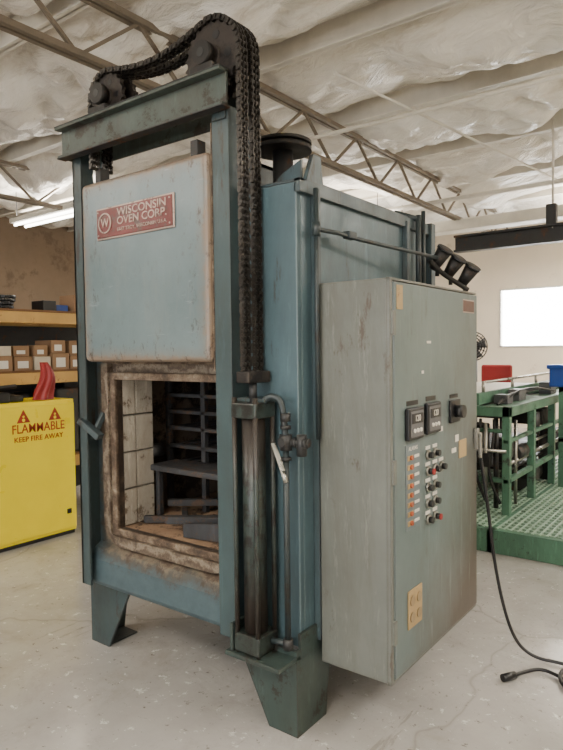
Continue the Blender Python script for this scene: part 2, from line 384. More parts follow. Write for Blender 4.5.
ov.boxes('opening_trim',[(OX0-tw,OX0+.004,-.022,.0,OZ0-tw,OZ1+tw),(OX1-.004,OX1+tw,-.022,.0,OZ0-tw,OZ1+tw),(OX0,OX1,-.022,.0,OZ0-tw,OZ0+.004),(OX0,OX1,-.022,.0,OZ1-.004,OZ1+tw)],trimm,.006)
def surround(off,y0,th,r,mat,nm):
    bm=bmesh.new();w_=off
    xo0,xo1,zo0,zo1=OX0-tw-w_,OX1+tw+w_,OZ0-tw-w_,OZ1+tw+.045
    outer=[(xo0,zo1)];
    for k in range(9):
        a=math.pi+k*math.pi/16;outer.append((xo0+r+r*math.cos(a),zo0+r+r*math.sin(a)))
    for k in range(9):
        a=1.5*math.pi+k*math.pi/16;outer.append((xo1-r+r*math.cos(a),zo0+r+r*math.sin(a)))
    outer.append((xo1,zo1))
    r2=.03;xi0,xi1,zi0=OX0-tw,OX1+tw,OZ0-tw
    inner=[(xi0,zo1)]
    for k in range(9):
        a=math.pi+k*math.pi/16;inner.append((xi0+r2+r2*math.cos(a),zi0+r2+r2*math.sin(a)))
    for k in range(9):
        a=1.5*math.pi+k*math.pi/16;inner.append((xi1-r2+r2*math.cos(a),zi0+r2+r2*math.sin(a)))
    inner.append((xi1,zo1))
    fo=[bm.verts.new((x,y0,z)) for x,z in outer];fi=[bm.verts.new((x,y0,z)) for x,z in inner]
    bo_=[bm.verts.new((x,y0+th,z)) for x,z in outer];bi=[bm.verts.new((x,y0+th,z)) for x,z in inner]
    for i in range(len(fo)-1):
        bm.faces.new((fo[i],fi[i],fi[i+1],fo[i+1]));bm.faces.new((fo[i],fo[i+1],bo_[i+1],bo_[i]));bm.faces.new((fi[i],bi[i],bi[i+1],fi[i+1]))
    bmesh.ops.recalc_face_normals(bm,faces=bm.faces)
    ov.add(nm,bm,mat,.002)
surround(.05,-.034,.034,.13,stain,'door_seal_surround')
bm=bmesh.new()
prism(bm,[(-1.258,0,.335),(-1.258,-.045,.335),(-1.258,-.06,.36),(-1.258,-.06,.47),(-1.258,-.04,.52),(-1.258,0,.545)],(.92,0,0))
ov.add('apron_panel',bm,stain,.006)
tr=[]
for z in (1.27,1.18,1.09,.99,.89):
    x=-1.2
    tr.append((-1.22,-.40,.42,.45,z-.02,z));tr.append((-1.22,-.40,.98,1.01,z-.02,z))
    while x<-.45: tr.append((x,x+.05,.45,.98,z-.012,z-.004));x+=.075
tr+=[(-1.22,-1.19,.42,.45,.642,1.34),(-1.22,-1.19,.98,1.01,.642,1.34),(-.43,-.40,.42,.45,.642,1.34),(-.43,-.40,.98,1.01,.642,1.34),(-.95,-.92,.42,.45,.642,1.34)]
ov.boxes('tray_rack',tr,scale_steel,.003)
ov.box('work_tray',(-1.12,-.45,.2,.40,.885,.915),scale_steel,.006)
ov.boxes('work_tray_legs',[(-1.11,-1.08,.24,.27,.642,.885),(-.5,-.47,.24,.27,.642,.885)],scale_steel,.003)
ov.cyl('burner_tube',(-1.13,.22,.98),(-1.13,.30,.98),.035,dark_steel)
bm=bmesh.new()
for (a,b_) in (((-1.06,.12,.655),(-.62,.40,.66)),((-1.0,.34,.66),(-.72,.08,.66)),((-.86,.08,.69),(-.5,.3,.69)),((-1.08,.3,.70),(-.8,.5,.70))): beam(bm,a,b_,.03,.035)
ov.add('hearth_rails',bm,scale_steel,.003)
bm=bmesh.new();prism(bm,[(-.72,.06,.635),(-.50,.10,.635),(-.50,.10,.72),(-.72,.06,.70)],(0,.012,0));ov.add('angle_bracket',bm,scale_steel)
# guide posts (channels)
ov.boxes('left_guide_post',[(-1.272,-1.258,-.105,0,.35,2.45),(-1.272,-1.205,-.105,-.093,.35,2.45)],post_teal,.002)
ov.boxes('right_guide_post',[(-.338,-.25,-.112,-.098,.345,2.45),(-.262,-.25,-.10,0,.345,2.45),(-.338,-.326,-.10,-.03,.345,2.45)],post_teal,.002)
ov.boxes('post_wear_strip',[(-.345,-.339,-.114,-.09,1.42,2.40)],trimm,.001)
dx0,dx1,dz0,dz1=-1.17,-.345,1.455,2.29
ov.box('lift_door',(dx0,dx1,-.135,-.03,dz0,dz1),doorm,.025,4)
ov.boxes('door_edge_trim',[(dx0,dx1,-.032,-.02,dz0-.012,dz1)],trimm,.002)
ov.boxes('door_top_hooks',[(-1.10,-1.06,-.10,-.05,2.28,2.36),(-.47,-.43,-.10,-.05,2.28,2.36)],dark_steel)
ov.box('nameplate_border',(-1.041,-.527,-.143,-.135,2.012,2.156),silver,.004)
ov.box('nameplate',(-1.033,-.535,-.147,-.142,2.020,2.148),darkred,.003)
ov.text('plate_text_1','WISCONSIN',(-.725,-.148,2.121),.048,silver,sx=1.2)
ov.text('plate_text_2','OVEN CORP.',(-.725,-.148,2.082),.048,silver,sx=1.15)
ov.text('plate_text_3','EAST TROY, WISCONSIN U.S.A.',(-.725,-.148,2.045),.021,silver,sx=1.1)
bm=bmesh.new()
bmesh.ops.create_cone(bm,cap_ends=False,segments=32,radius1=.046,radius2=.046,depth=.006,matrix=Matrix.Translation((-.972,-.148,2.084))@Matrix.Rotation(math.pi/2,4,'X'))
g2=ov.add('plate_emblem',bm,silver);md=g2.modifiers.new('s','SOLIDIFY');md.thickness=.006
ov.text('plate_emblem_letter','W',(-.972,-.148,2.084),.055,silver)
ov.cyls('plate_rivets',[((x,-.150,z),(x,-.146,z),.004) for x in (-1.02,-.548) for z in (2.032,2.136)],silver)
bm=bmesh.new();beam(bm,(-1.235,-.12,1.17),(-1.12,-.09,1.09),.045,.03);beam(bm,(-1.17,-.09,1.10),(-1.17,-.03,1.2),.025)
ov.add('latch_lever',bm,oven_teal,.004)
ov.boxes('lift_beam',[(-1.285,-.225,-.150,-.138,2.43,2.565),(-1.285,-.225,-.188,-.138,2.555,2.568),(-1.285,-.225,-.175,-.138,2.428,2.44),
  (-1.285,-.225,.012,.024,2.43,2.565),(-1.285,-.225,.012,.06,2.555,2.568),(-1.285,-1.265,-.14,.02,2.43,2.565)],beam_green,.002)
ov.boxes('beam_edge_wear',[(-1.287,-.223,-.190,-.13,2.567,2.572),(-1.287,-.223,-.177,-.13,2.424,2.429)],dark_steel,.001)
ov.boxes('beam_struts',[(-1.262,-1.222,-.10,-.02,2.3,2.5),(-.33,-.26,-.12,.012,2.40,2.43),(-.40,-.36,.0,.03,2.14,2.43),(-1.2,-1.16,.0,.03,2.14,2.43)],post_teal)
def sprocket(name,cx,cyy,czz,R,th,n,mat):
    bm=bmesh.new();pts=[]
    for i in range(n):
        for k,rr in ((0,R*.94),(.25,R*.96),(.42,R*1.045),(.58,R*1.045),(.75,R*.96)):
            a=2*math.pi*(i+k)/n;pts.append((cx+rr*math.cos(a),cyy-th/2,czz+rr*math.sin(a)))
    prism(bm,pts,(0,th,0));ov.add(name,bm,mat)
    ov.cyl(name+'_hub',(cx,cyy-.022,czz),(cx,cyy+.022,czz),R*.36,mat)
    ov.cyls(name+'_holes',[((cx+R*.62*math.cos(a),cyy-th/2-.002,czz+R*.62*math.sin(a)),(cx+R*.62*math.cos(a),cyy+th/2+.002,czz+R*.62*math.sin(a)),R*.13) for a in [i*math.pi/2.5 for i in range(5)]],black_p)
spm=paint('sprocket_steel',sc(60,53,48),sc(36,32,30),12,.52,.5,.4)
S1=(-.325,2.645,.138);S2=(-.97,2.655,.105)
CY=(-.112,-.04)
for i,y in enumerate(CY):
    sprocket('large_sprocket_%d'%(i+1),S1[0],y,S1[1],S1[2],.018,22,spm)
    sprocket('small_sprocket_%d'%(i+1),S2[0],y,S2[1],S2[2],.018,17,spm)
ov.cyls('sprocket_shafts',[((S1[0],-.185,S1[1]),(S1[0],.06,S1[1]),.018),((S2[0],-.185,S2[1]),(S2[0],.06,S2[1]),.018)],dark_steel)
ov.boxes('pillow_bearings',[(s[0]-.06,s[0]+.06,y0,y1,2.568,2.60) for s in (S1,S2) for y0,y1 in ((-.185,-.150),(.02,.055))],black_m,.006)
ov.cyls('pillow_bearing_rings',[((s[0],y0,s[1]),(s[0],y1,s[1]),.045) for s in (S1,S2) for y0,y1 in ((-.183,-.152),(.022,.053))],black_m,20)
path=[]
zz=1.42
while zz<S1[1]: path.append(Vector((S1[0]+S1[2]+.010,0,zz)));zz+=.01
R1=S1[2]+.010;R2=S2[2]+.010
a=0
while a<100: path.append(Vector((S1[0]+R1*math.cos(math.radians(a)),0,S1[1]+R1*math.sin(math.radians(a)))));a+=4
p0=path[-1].copy();p1=Vector((S2[0]+R2*math.cos(math.radians(75)),0,S2[1]+R2*math.sin(math.radians(75))))
for i in range(1,60):
    t=i/60;p=p0.lerp(p1,t);p.z-=.05*math.sin(math.pi*t);path.append(p)
a=75
while a<=180: path.append(Vector((S2[0]+R2*math.cos(math.radians(a)),0,S2[1]+R2*math.sin(math.radians(a)))));a+=5
zz=S2[1]
while zz>2.33: path.append(Vector((S2[0]-R2,0,zz)));zz-=.01
pitch=.0254;rs=[path[0]];acc=0
for i in range(1,len(path)):
    seg=(path[i]-path[i-1]).length;prev=path[i-1]
    while acc+seg>=pitch:
        t=(pitch-acc)/seg;prev=prev.lerp(path[i],t);rs.append(prev.copy());seg=(path[i]-prev).length;acc=0
        if seg<1e-6: break
    acc+=seg
bm=bmesh.new()
for y in CY:
    for i,p in enumerate(rs):
        c=Vector((p.x,y,p.z))
        cc(bm,c+Vector((0,-.027,0)),c+Vector((0,.027,0)),.0085,8)
        if i<len(rs)-1:
            n=Vector((rs[i+1].x,y,rs[i+1].z));off=.022 if i%2 else .017
            d_=(n-c).normalized()*.006
            for s in (-1,0,1):
                o_=Vector((0,s*off,0));p0_=c+o_-d_;p1_=n+o_+d_
                dd=p1_-p0_;ang=math.atan2(dd.z,dd.x)
                bmesh.ops.create_cube(bm,size=1,matrix=Matrix.Translation((p0_+p1_)/2)@Matrix.Rotation(-ang,4,'Y')@Matrix.Diagonal((dd.length,.0035,.021,1)))
chain_m=paint('oily_chain_steel',sc(60,56,52),sc(44,40,38),25,.6,.32,.5)
ov.add('lift_chain',bm,chain_m)
CX,CYY=-.167,-.085
ov.cyl('cylinder_barrel',(CX,CYY,.39),(CX,CYY,1.25),.046,cyl_green,32)
ov.boxes('cylinder_heads',[(CX-.062,CX+.062,CYY-.062,CYY+.062,1.24,1.30),(CX-.062,CX+.062,CYY-.062,CYY+.062,.325,.40)],cyl_green,.006)
ov.cyls('cylinder_tie_rods',[((CX+a*.052,CYY+b_*.052,.32),(CX+a*.052,CYY+b_*.052,1.32),.010) for a in (-1,1) for b_ in (-1,1)],cyl_green)
ov.cyl('cylinder_rod',(CX,CYY,1.30),(CX,CYY,1.38),.016,dark_steel)
ov.boxes('chain_clevis',[(CX-.035,CX+.03,-.145,-.01,1.375,1.42)],spm,.006)
ov.boxes('cylinder_bracket',[(-.27,.0,-.16,0,.300,.318),(-.25,-.235,-.15,0,.318,.43)],foot_green,.004)
ov.boxes('cylinder_clip',[(-.235,-.10,-.10,.0,1.30,1.315)],post_teal,.002)
ov.tube('air_pipe_upper',[(CX+.03,CYY,1.275),(CX+.06,CYY,1.32),(CX+.10,-.07,1.325),(CX+.13,-.06,1.29),(CX+.137,-.06,1.14)],.013,pipe_m)
ov.cyls('air_pipe_lower',[((-.03,-.06,1.16),(-.03,-.06,.36),.012),((-.10,-.07,.37),(-.03,-.06,.37),.012)],pipe_m)
ov.cyls('pipe_fittings',[((-.03,-.06,1.18),(-.03,-.06,1.12),.024),((-.03,-.06,1.26),(-.03,-.06,1.23),.02),((-.06,-.06,1.15),(.06,-.03,1.15),.017),((-.03,-.06,.39),(-.03,-.06,.35),.02),((.03,-.04,1.10),(.03,-.04,1.18),.020),((-.03,-.09,1.15),(-.03,-.03,1.15),.016)],dark_steel)
ov.cyls('fitting_nuts',[((-.03,-.06,z),(-.03,-.06,z+.014),.021) for z in (1.08,1.20)]+[((x,-.045,1.15),(x+.014,-.045,1.15),.021) for x in (-.0,.045)],dark_steel,6)
bm=bmesh.new();beam(bm,(-.06,-.10,1.15),(.012,-.118,1.02),.022,.006);ov.add('valve_lever',bm,chrome,.002)
ov.cyl('valve_lever_grip',(-.006,-.112,1.05),(.014,-.118,1.01),.010,chrome)
ov.cyl('fan_shaft_housing',(-.444,.5,2.14),(-.444,.5,2.46),.05,dark_steel)
ov.cyl('fan_base',(-.444,.5,2.14),(-.444,.5,2.2),.16,oven_teal,32)
ov.cyl('fan_pulley',(-.444,.5,2.455),(-.444,.5,2.475),.14,black_m,40)
ov.cyl('fan_pulley_rim',(-.444,.5,2.485),(-.444,.5,2.50),.14,black_m,40)
ov.cyl('fan_pulley_groove',(-.444,.5,2.47),(-.444,.5,2.49),.12,black_m,40)
ov.boxes('fan_motor_mount',[(-.62,-.56,.40,.62,2.14,2.42),(-.72,-.56,.38,.64,2.40,2.42)],oven_teal)
ov.cyl('fan_motor',(-.72,.5,2.2),(-.72,.5,2.40),.085,dark_steel,28)
bm=bmesh.new();prism(bm,[(-.03,.06,2.14),(-.03,.19,2.14),(-.03,.17,2.27),(-.03,.12,2.27)],(.02,0,0));prism(bm,[(-.2,.06,2.14),(-.03,.06,2.14),(-.03,.06,2.24),(-.12,.06,2.2)],(0,.012,0));ov.add('roof_gusset',bm,oven_teal)
ov.boxes('roof_rails',[(-.05,-.02,.2,1.2,2.14,2.17),(-.25,-.22,.0,.03,2.14,2.42)],oven_teal)
ov.cyls('side_conduits',[((.03,1.0,1.7),(.03,1.0,2.17),.014),((.03,1.06,1.7),(.03,1.06,2.2),.011),((.03,1.0,2.15),(-.1,1.0,2.2),.014)],pipe_m)
def foot(nm,x,sx,y,sy):
    bm=bmesh.new()
    prism(bm,[(x,y,.34),(x-sx*.32,y,.34),(x-sx*.14,y,0),(x,y,0)],(0,sy*.012,0))
    y2=y+sy*.012
    prism(bm,[(x,y2,.34),(x,y2+sy*.24,.34),(x,y2+sy*.19,0),(x,y2,0)],(-sx*.012,0,0))
    prism(bm,[(x-sx*.013,y2,.006),(x-sx*.13,y2,.006),(x-sx*.13,y2+sy*.18,.006),(x-sx*.013,y2+sy*.18,.006)],(0,0,-.006))
    ov.add(nm,bm,foot_green if sx>0 else post_teal,0)
foot('foot_front_right',BX1+.012,1,-.045,1);foot('foot_front_left',BX0-.001,-1,-.001,1)
foot('foot_back_right',BX1+.001,1,BY1+.001,-1);foot('foot_back_left',BX0-.001,-1,BY1+.001,-1)
ov.boxes('base_channel',[(BX1,BX1+.014,-.02,.36,.30,.40)],foot_green,.002)

# ================================================= CONTROL CABINET
cb=Obj('control_cabinet',(.18,.53,.25))
X0,X1,Y0,Y1,Z0,Z1=.022,.318,.093,.983,.252,1.758
cb.box('enclosure_body',(X0,X1,Y0,Y1,Z0,Z1),cab_front,.006)
cb.box('enclosure_door',(X1+.003,.337,Y0+.022,Y1-.004,Z0+.012,Z1-.012),cab_door,.005)
cb.boxes('door_lip',[(X1-.002,.333,Y0,Y0+.018,Z0,Z1),(X1-.002,.330,Y0,Y1,Z1-.008,Z1+.002),(X1-.002,.330,Y0,Y1,Z0-.002,Z0+.008)],cab_front,.002)
cb.boxes('mounting_brackets',[(-.01,.03,.2,.3,.33,.37),(-.01,.03,.8,.9,.33,.37),(-.01,.03,.2,.3,1.60,1.64),(-.01,.03,.8,.9,1.60,1.64)],oven_teal)
D=.337
def rect(nm,y,z,w,h,t,mat,bev=.002): return cb.box(nm,(D,D+t,y-w/2,y+w/2,z-h/2,z+h/2),mat,bev)
for i,(y,z) in enumerate(((.266,1.212),(.437,1.218))):
    rect('controller_%d'%(i+1),y,z,.135,.125,.02,black_p,.006)
    cb.box('controller_face_%d'%(i+1),(D+.02,D+.022,y-.055,y+.055,z-.05,z+.05),grey_m,.001)
    cb.box('controller_display_%d'%(i+1),(D+.022,D+.024,y-.047,y+.047,z+.002,z+.04),black_p,.001)
    cb.text('controller_digits_%d'%(i+1),'120',(D+.024,y,z+.021),.034,white_m,'X',.0005)
    cb.cyls('controller_keys_%d'%(i+1),[((D+.02,y+k*.028,z-.025),(D+.027,y+k*.028,z-.025),.008) for k in (-1,0,1)],white_m)
cb.boxes('controller_labels',[(D,D+.002,.215,.315,1.282,1.300),(D,D+.002,.39,.485,1.288,1.306),(D,D+.002,.64,.73,1.282,1.298)],black_p,0)
rect('disconnect_plate',.683,1.224,.11,.10,.012,black_p,.004)
cb.cyl('disconnect_knob',(D+.01,.683,1.224),(D+.05,.683,1.224),.028,black_p)
rect('legend_plate',.266,.968,.125,.33,.003,paint('legend_plate_grey',sc(110,122,126),None),.001)
bt=[];bo=[];bk=[]
for r in range(8):
    z=1.085-r*.036
    bo.append((D+.003,D+.006,.215,.262,z-.014,z+.006))
    bt.append((D+.003,D+.005,.275,.318,z-.008,z+.004))
    bk.append(((D+.003,.240,z-.003),(D+.014,.240,z-.003),.009))
cb.boxes('tan_legends',bo,tan_m,.001);cb.boxes('white_legends',bt,white_m,.001)
cb.cyls('indicator_lamps',bk,paint('orange_lens',sc(176,84,44),None,rough=.3))
cb.text('legend_text','ALARMS',(D+.003,.266,1.115),.022,white_m,'X',.0005)
l1=[];l2=[];l3=[]
for r in range(5):
    z=1.07-r*.066
    for c_,y in enumerate((.405,.475)) if r!=1 else enumerate((.405,.475,.54)):
        l1.append(((D,y,z),(D+.010,y,z),.020));l2.append(((D+.01,y,z),(D+.026,y,z),.013))
        l3.append((D,D+.003,y-.022,y+.022,z+.022,z+.036))
cb.cyls('button_rings',l1,chrome);cb.cyls('button_caps',l2,black_p);cb.boxes('button_labels',l3,white_m,.0005)
cb.cyls('red_buttons',[((D+.026,.405,1.07-.066),(D+.031,.405,1.07-.066),.013),((D+.026,.475,1.07-.264),(D+.031,.475,1.07-.264),.013)],red_m)
cb.boxes('small_stickers',[(D,D+.002,.66,.71,1.04,1.06),(D,D+.002,.52,.56,1.15,1.17),(D,D+.002,.35,.37,1.40,1.412),(D,D+.002,.40,.44,1.52,1.53)],white_m,0)
rect('warning_label',.79,1.045,.09,.08,.002,tan_m,.0005)
rect('warning_label_white',.72,1.10,.04,.03,.002,white_m,.0005)
rect('outlet_plate',.278,.492,.125,.15,.006,tan_m,.003)
cb.cyls('outlet_sockets',[((D+.006,.278+a,.492+b_),(D+.010,.278+a,.492+b_),.02) for a in (-.03,.03) for b_ in (-.032,.032)],paint('ivory',sc(150,128,92),None))
rect('cabinet_nameplate',.865,1.69,.13,.05,.003,paint('nameplate_brown',sc(90,58,46),None),.001)
rect('cabinet_nameplate_border',.865,1.69,.14,.06,.0015,silver,.001)
rect('cabinet_tag',.160,1.69,.05,.09,.002,tan_m,.001)
cb.boxes('door_handle',[(D,D+.02,.93,.96,1.02,1.12),(D+.02,D+.035,.935,.955,.98,1.10)],chrome,.004)
cb.boxes('hinges',[(D-.012,D+.006,Y0+.005,Y0+.03,z,z+.09) for z in (.40,1.0,1.55)],cab_front,.003)
ca=Obj('conduit_arm',(.1,.5,1.95))
ca.tube('conduit',[(.03,.075,1.965),(.05,.20,1.965),(.07,.34,1.955),(.15,.96,1.94)],.009,pipe_m,False)
ca.cyls('vertical_pipe',[((.032,.07,1.15),(.032,.07,2.12),.010),((.032,.07,1.94),(.032,.07,1.99),.016)],pipe_m)
ca.box('junction',(.04,.075,.25,.31,1.95,1.98),pipe_m,.004)
for i,(x,y,z) in enumerate(((.15,.98,1.94),(.19,1.05,1.90),(.24,1.11,1.86))):
    v=Vector((.6,-.1,.75)).normalized();p=Vector((x,y,z))
    ca.cyl('lamp_head_%d'%i,p-v*.06,p+v*.05,.024,black_m,24,.038)
    ca.cyl('lamp_bezel_%d'%i,p+v*.045,p+v*.058,.042,black_p,24)
    ca.cyl('lamp_lens_%d'%i,p+v*.055,p+v*.060,.034,dark_steel,24)
    ca.cyl('lamp_stem_%d'%i,p-v*.02,p-v*.02+Vector((0,0,-.07)),.010,black_m)
ca.tube('stem_rail',[(.12,.93,1.93),(.15,.98,1.875),(.19,1.06,1.835),(.24,1.12,1.79)],.012,black_m)
pc=Obj('power_cable',(.6,1.1,.0))
pc.tube('cable',[(.34,.99,1.04),(.365,1.03,.80),(.40,1.06,.40),(.47,1.08,.10),(.56,1.10,.014),(.70,1.13,.014),(.86,1.10,.014),(.92,.98,.014),(.82,.93,.014),(.70,1.0,.014),(.62,1.02,.014),(.56,.93,.014),(.53,.86,.014)],.008,black_p)
pc.tube('cable_loop',[(.90,1.3,.014),(.78,1.18,.026),(.70,1.02,.03),(.74,.90,.014),(.90,.86,.014),(1.1,.9,.014)],.009,black_p)
pc.cyl('plug',(.545,.88,.02),(.51,.82,.02),.017,black_p)

# ================================================= FLAMMABLE CABINET
fc=Obj('flammable_storage_cabinet',(-3.3,.65,0))
fy0,fy1,fx=.15,1.12,-3.08
fc.box('carcass',(fx-.46,fx-.02,fy0,fy1,.03,1.12),yellow_m,.006)
fc.boxes('doors',[(fx-.018,fx,fy0+.01,.36,.06,1.09),(fx-.018,fx,.366,fy1-.01,.06,1.09)],yellow_m,.004)
fc.boxes('base_plinth',[(fx-.45,fx-.03,fy0+.01,fy1-.01,0,.03)],black_p)
fc.boxes('handle',[(fx,fx+.02,.39,.43,.56,.68)],black_p,.004)
fc.boxes('vents',[(fx,fx+.008,1.02,1.06,.18,.22)],black_p,.004)
fc.text('sign_flammable','FLAMMABLE',(fx+.001,.79,.915),.098,sign_red,'X',.001,sx=.86)
fc.text('sign_keep_away','KEEP FIRE AWAY',(fx+.001,.79,.835),.056,sign_red,'X',.001)
bm=bmesh.new()
for y in (.66,.93):
    prism(bm,[(fx+.001,y-.055,.965),(fx+.001,y+.055,.965),(fx+.001,y,1.065)],(.002,0,0))
fc.add('hazard_triangles',bm,sign_red)
fc.cyls('hazard_marks',[((fx+.003,y,.985),(fx+.0045,y,.985),.013) for y in (.66,.93)]+[((fx+.003,y,1.012),(fx+.0045,y,1.012),.009) for y in (.66,.93)],yellow_m)
tb=Obj('hand_tools',(-3.3,.5,1.12))
tb.boxes('tool_bodies',[(-3.35,-3.15,.35,.60,1.12,1.20),(-3.4,-3.2,.62,.74,1.12,1.17)],black_p,.01)
tb.cyls('tool_handles',[((-3.2,.3,1.22),(-3.25,.7,1.24),.018)],black_m)
rc=Obj('red_cloth',(-3.2,.92,1.12))
bm=bmesh.new();rings=[]
for j in range(11):
    t=j/10;z=1.125+.30*(1-t);r=.03+.045*t**.8;rg=[]
    for i in range(36):
        a=2*math.pi*i/36;rr=r*(1+.22*math.sin(a*5+t*2)+.1*math.sin(a*3+t*5))
        rg.append(bm.verts.new((-3.18+rr*.8*math.cos(a)+.02*math.sin(t*5),.91+rr*math.sin(a)+.02*math.sin(t*4),z)))
    rings.append(rg)
for j in range(10):
    for i in range(36): bm.faces.new((rings[j][i],rings[j+1][i],rings[j+1][(i+1)%36],rings[j][(i+1)%36]))
bm.faces.new(rings[0])
rc.add('draped_cloth',bm,red_m,0,True)

# ================================================= SHELVING RACK
sr=Obj('shelving_rack',(-3.95,1.2,0))
ry0,ry1,rx0,rx1=-.5,2.6,-4.25,-3.62
sr.boxes('uprights',[(x,x+.06,y,y+.06,0,2.2) for x in (rx0,rx1-.06) for y in (ry0,ry1-.06,)],wood,.002)
lv=(.55,1.33,1.86)
sr.boxes('beams',[(x,x+.05,ry0,ry1,z-.1,z) for x in (rx0,rx1-.05) for z in lv],orange_m,.004)
sr.boxes('decks',[(rx0,rx1,ry0,ry1,z,z+.02) for z in lv],wood,.002)
sr.boxes('back_panel',[(rx0-.02,rx0,ry0,ry1,.1,1.9)],dark_steel,0)
bxs=[];bx2=[];y=-.3
while y<2.3:
    w_=random.uniform(.12,.2);h=random.uniform(.11,.15)
    (bxs if random.random()<.6 else bx2).append((rx1-.35,rx1-.04-random.random()*.04,y,y+w_,1.35,1.35+h))
    (bxs if random.random()<.6 else bx2).append((rx1-.35,rx1-.05-random.random()*.04,y+.01,y+w_-.01,1.352+h,1.352+h+random.uniform(.08,.14)))
    y+=w_+.02
st1=Obj('cardboard_boxes',(-3.8,1.0,1.35));st1.boxes('brown_boxes',bxs,cardboard,.003);st1.boxes('pale_boxes',bx2,cardboard2,.003)
st1.boxes('box_labels',[(b[1],b[1]+.002,b[2]+.03,b[3]-.04,b[4]+.02,b[5]-.04) for b in bxs],white_m,0)
hc=Obj('hose_coils',(-3.8,.8,1.88))
bm=bmesh.new()
y=.2
while y<1.1:
    for k in range(4):
        R_=random.uniform(.07,.10);c=Vector((-3.78,y+random.uniform(-.02,.02),1.88+.02+k*.03))
        n=20
        for i in range(n):
            a0=2*math.pi*i/n;a1=2*math.pi*(i+1)/n
            cc(bm,c+Vector((R_*math.cos(a0),R_*math.sin(a0),0)),c+Vector((R_*math.cos(a1),R_*math.sin(a1),0)),.014,6)
    y+=.24
hc.add('coils',bm,black_p)
mb=Obj('machine_parts',(-3.9,1.0,.57))
mb.boxes('bins',[(rx1-.5,rx1-.06,-.4+i*.35,-.1+i*.35,.57,.57+.3+.15*(i%3)) for i in range(8)],dark_steel,.02)
mb.cyls('rolls',[((rx1-.3,-.25+i*.35,.87+.15*(i%3)),(rx1-.3,-.25+i*.35,1.0+.15*(i%3)),.08) for i in range(8)],black_p)
sp=Obj('parts_boxes',(-3.8,1.4,1.88))
sp.box('blue_box',(-3.85,-3.70,1.38,1.50,1.88,1.94),blue_m,.004)
sp.box('dark_box',(-3.85,-3.66,1.22,1.35,1.88,1.97),black_p,.004)
sp.box('carton',(-3.9,-3.66,1.54,1.8,1.88,2.04),cardboard,.004)

# ================================================= RIGHT: CONVEYOR MACHINE WITH GRATED PLATFORM
pf=Obj('conveyor_machine',(.2,4.4,0))
px0,px1,py0,py1=-1.2,1.8,2.55,5.9
pf.boxes('platform_frame',[(px0,px1,py0,py0+.06,0,.17),(px0,px1,py1-.06,py1,0,.17),(px0,px0+.06,py0,py1,0,.17),(px1-.06,px1,py0,py1,0,.17),(-.15,-.09,py0,py1,0,.17)],mach_green,.005)
gl=[];y=py0+.08
while y<py1-.08: gl.append((px0+.06,px1-.06,y,y+.014,.14,.17));y+=.075
x=px0+.1
while x<px1-.08: gl.append((x,x+.014,py0+.06,py1-.06,.15,.172));x+=.05
pf.boxes('grating_bars',gl,grate_green,0)
pf.box('drip_pan',(px0+.06,px1-.06,py0+.06,py1-.06,.01,.02),dark_steel,0)
tx0,tx1,ty0,ty1=-1.5,-.12,3.0,5.8
L=[]
for y in (ty0,ty0+.7,ty0+1.4,ty0+2.1,ty1-.07):
    L+=[(tx1-.06,tx1,y,y+.06,.17,1.0),(tx0,tx0+.06,y,y+.06,0,1.0)]
L+=[(tx1-.06,tx1,ty0,ty1,.95,1.03),(tx0,tx0+.06,ty0,ty1,.93,1.03),(tx0,tx1,ty0,ty0+.06,.95,1.03),(tx0,tx1,ty1-.06,ty1,.93,1.03),
    (tx1-.05,tx1-.01,ty0,ty1,.42,.46),(tx0,tx1,ty0+.01,ty0+.05,.42,.46),(tx1-.05,tx1-.01,ty0,ty1,.74,.77),(tx0,tx1,ty0+.01,ty0+.05,.82,.85)]
pf.boxes('table_frame',L,mach_green,.004)
pf.boxes('belt_slats',[(tx0+.08,-.42,ty0+.12+i*.09,ty0+.18+i*.09,1.03,1.075) for i in range(29)],white_m,.008)
pf.boxes('belt_side_guards',[(-.41,-.38,ty0+.05,ty1-.05,1.03,1.13),(tx0+.04,tx0+.07,ty0+.05,ty1-.05,1.03,1.13)],mach_green,.004)
pf.boxes('top_plate',[(-.37,tx1-.06,ty0+.06,ty1-.06,1.0,1.02)],mach_green,.002)
pf.boxes('junction_boxes',[(-.36,-.24,3.35,3.5,1.02,1.10),(-.36,-.26,3.75,3.95,1.02,1.12),(-.34,-.22,4.7,4.9,1.02,1.14)],grey_m,.005)
for k in range(4):
    pf.tube('wiring_%d'%k,[(-.28,3.2+k*.03,1.03),(-.26+.02*k,3.5,1.13),(-.3,3.9,1.05+.02*k),(-.24,4.3,1.12),(-.22,4.8,1.05)],.009,black_p)
pf.cyls('guard_posts',[((-.395,ty0+.2+i*.8,1.1),(-.395,ty0+.2+i*.8,1.22),.015) for i in range(4)]+[((-.395,ty0+.2,1.21),(-.395,ty0+2.6,1.21),.012)],chrome)
pf.box('under_pan',(tx0+.06,tx1-.06,ty0+.06,ty1-.06,.93,.95),dark_steel,0)
pf.cyls('motors_and_tanks',[((-.5,3.3,.47),(-.5,3.3,.85),.12),((-.9,3.2,.6),(-.4,3.2,.6),.07),((-.35,3.9,.3),(-.35,4.4,.3),.13),((-1.1,3.15,.2),(-1.1,3.15,.9),.03),((-.25,3.08,.2),(-.25,3.08,.93),.02),((-.42,3.05,.2),(-.42,3.05,.93),.014),((-.3,4.8,.5),(-.3,5.3,.5),.12),((-.2,3.4,.6),(-.2,3.65,.6),.06),((-.2,4.0,.7),(-.2,4.0,.9),.05),((-.22,4.5,.2),(-.22,4.5,.7),.07)],dark_steel)
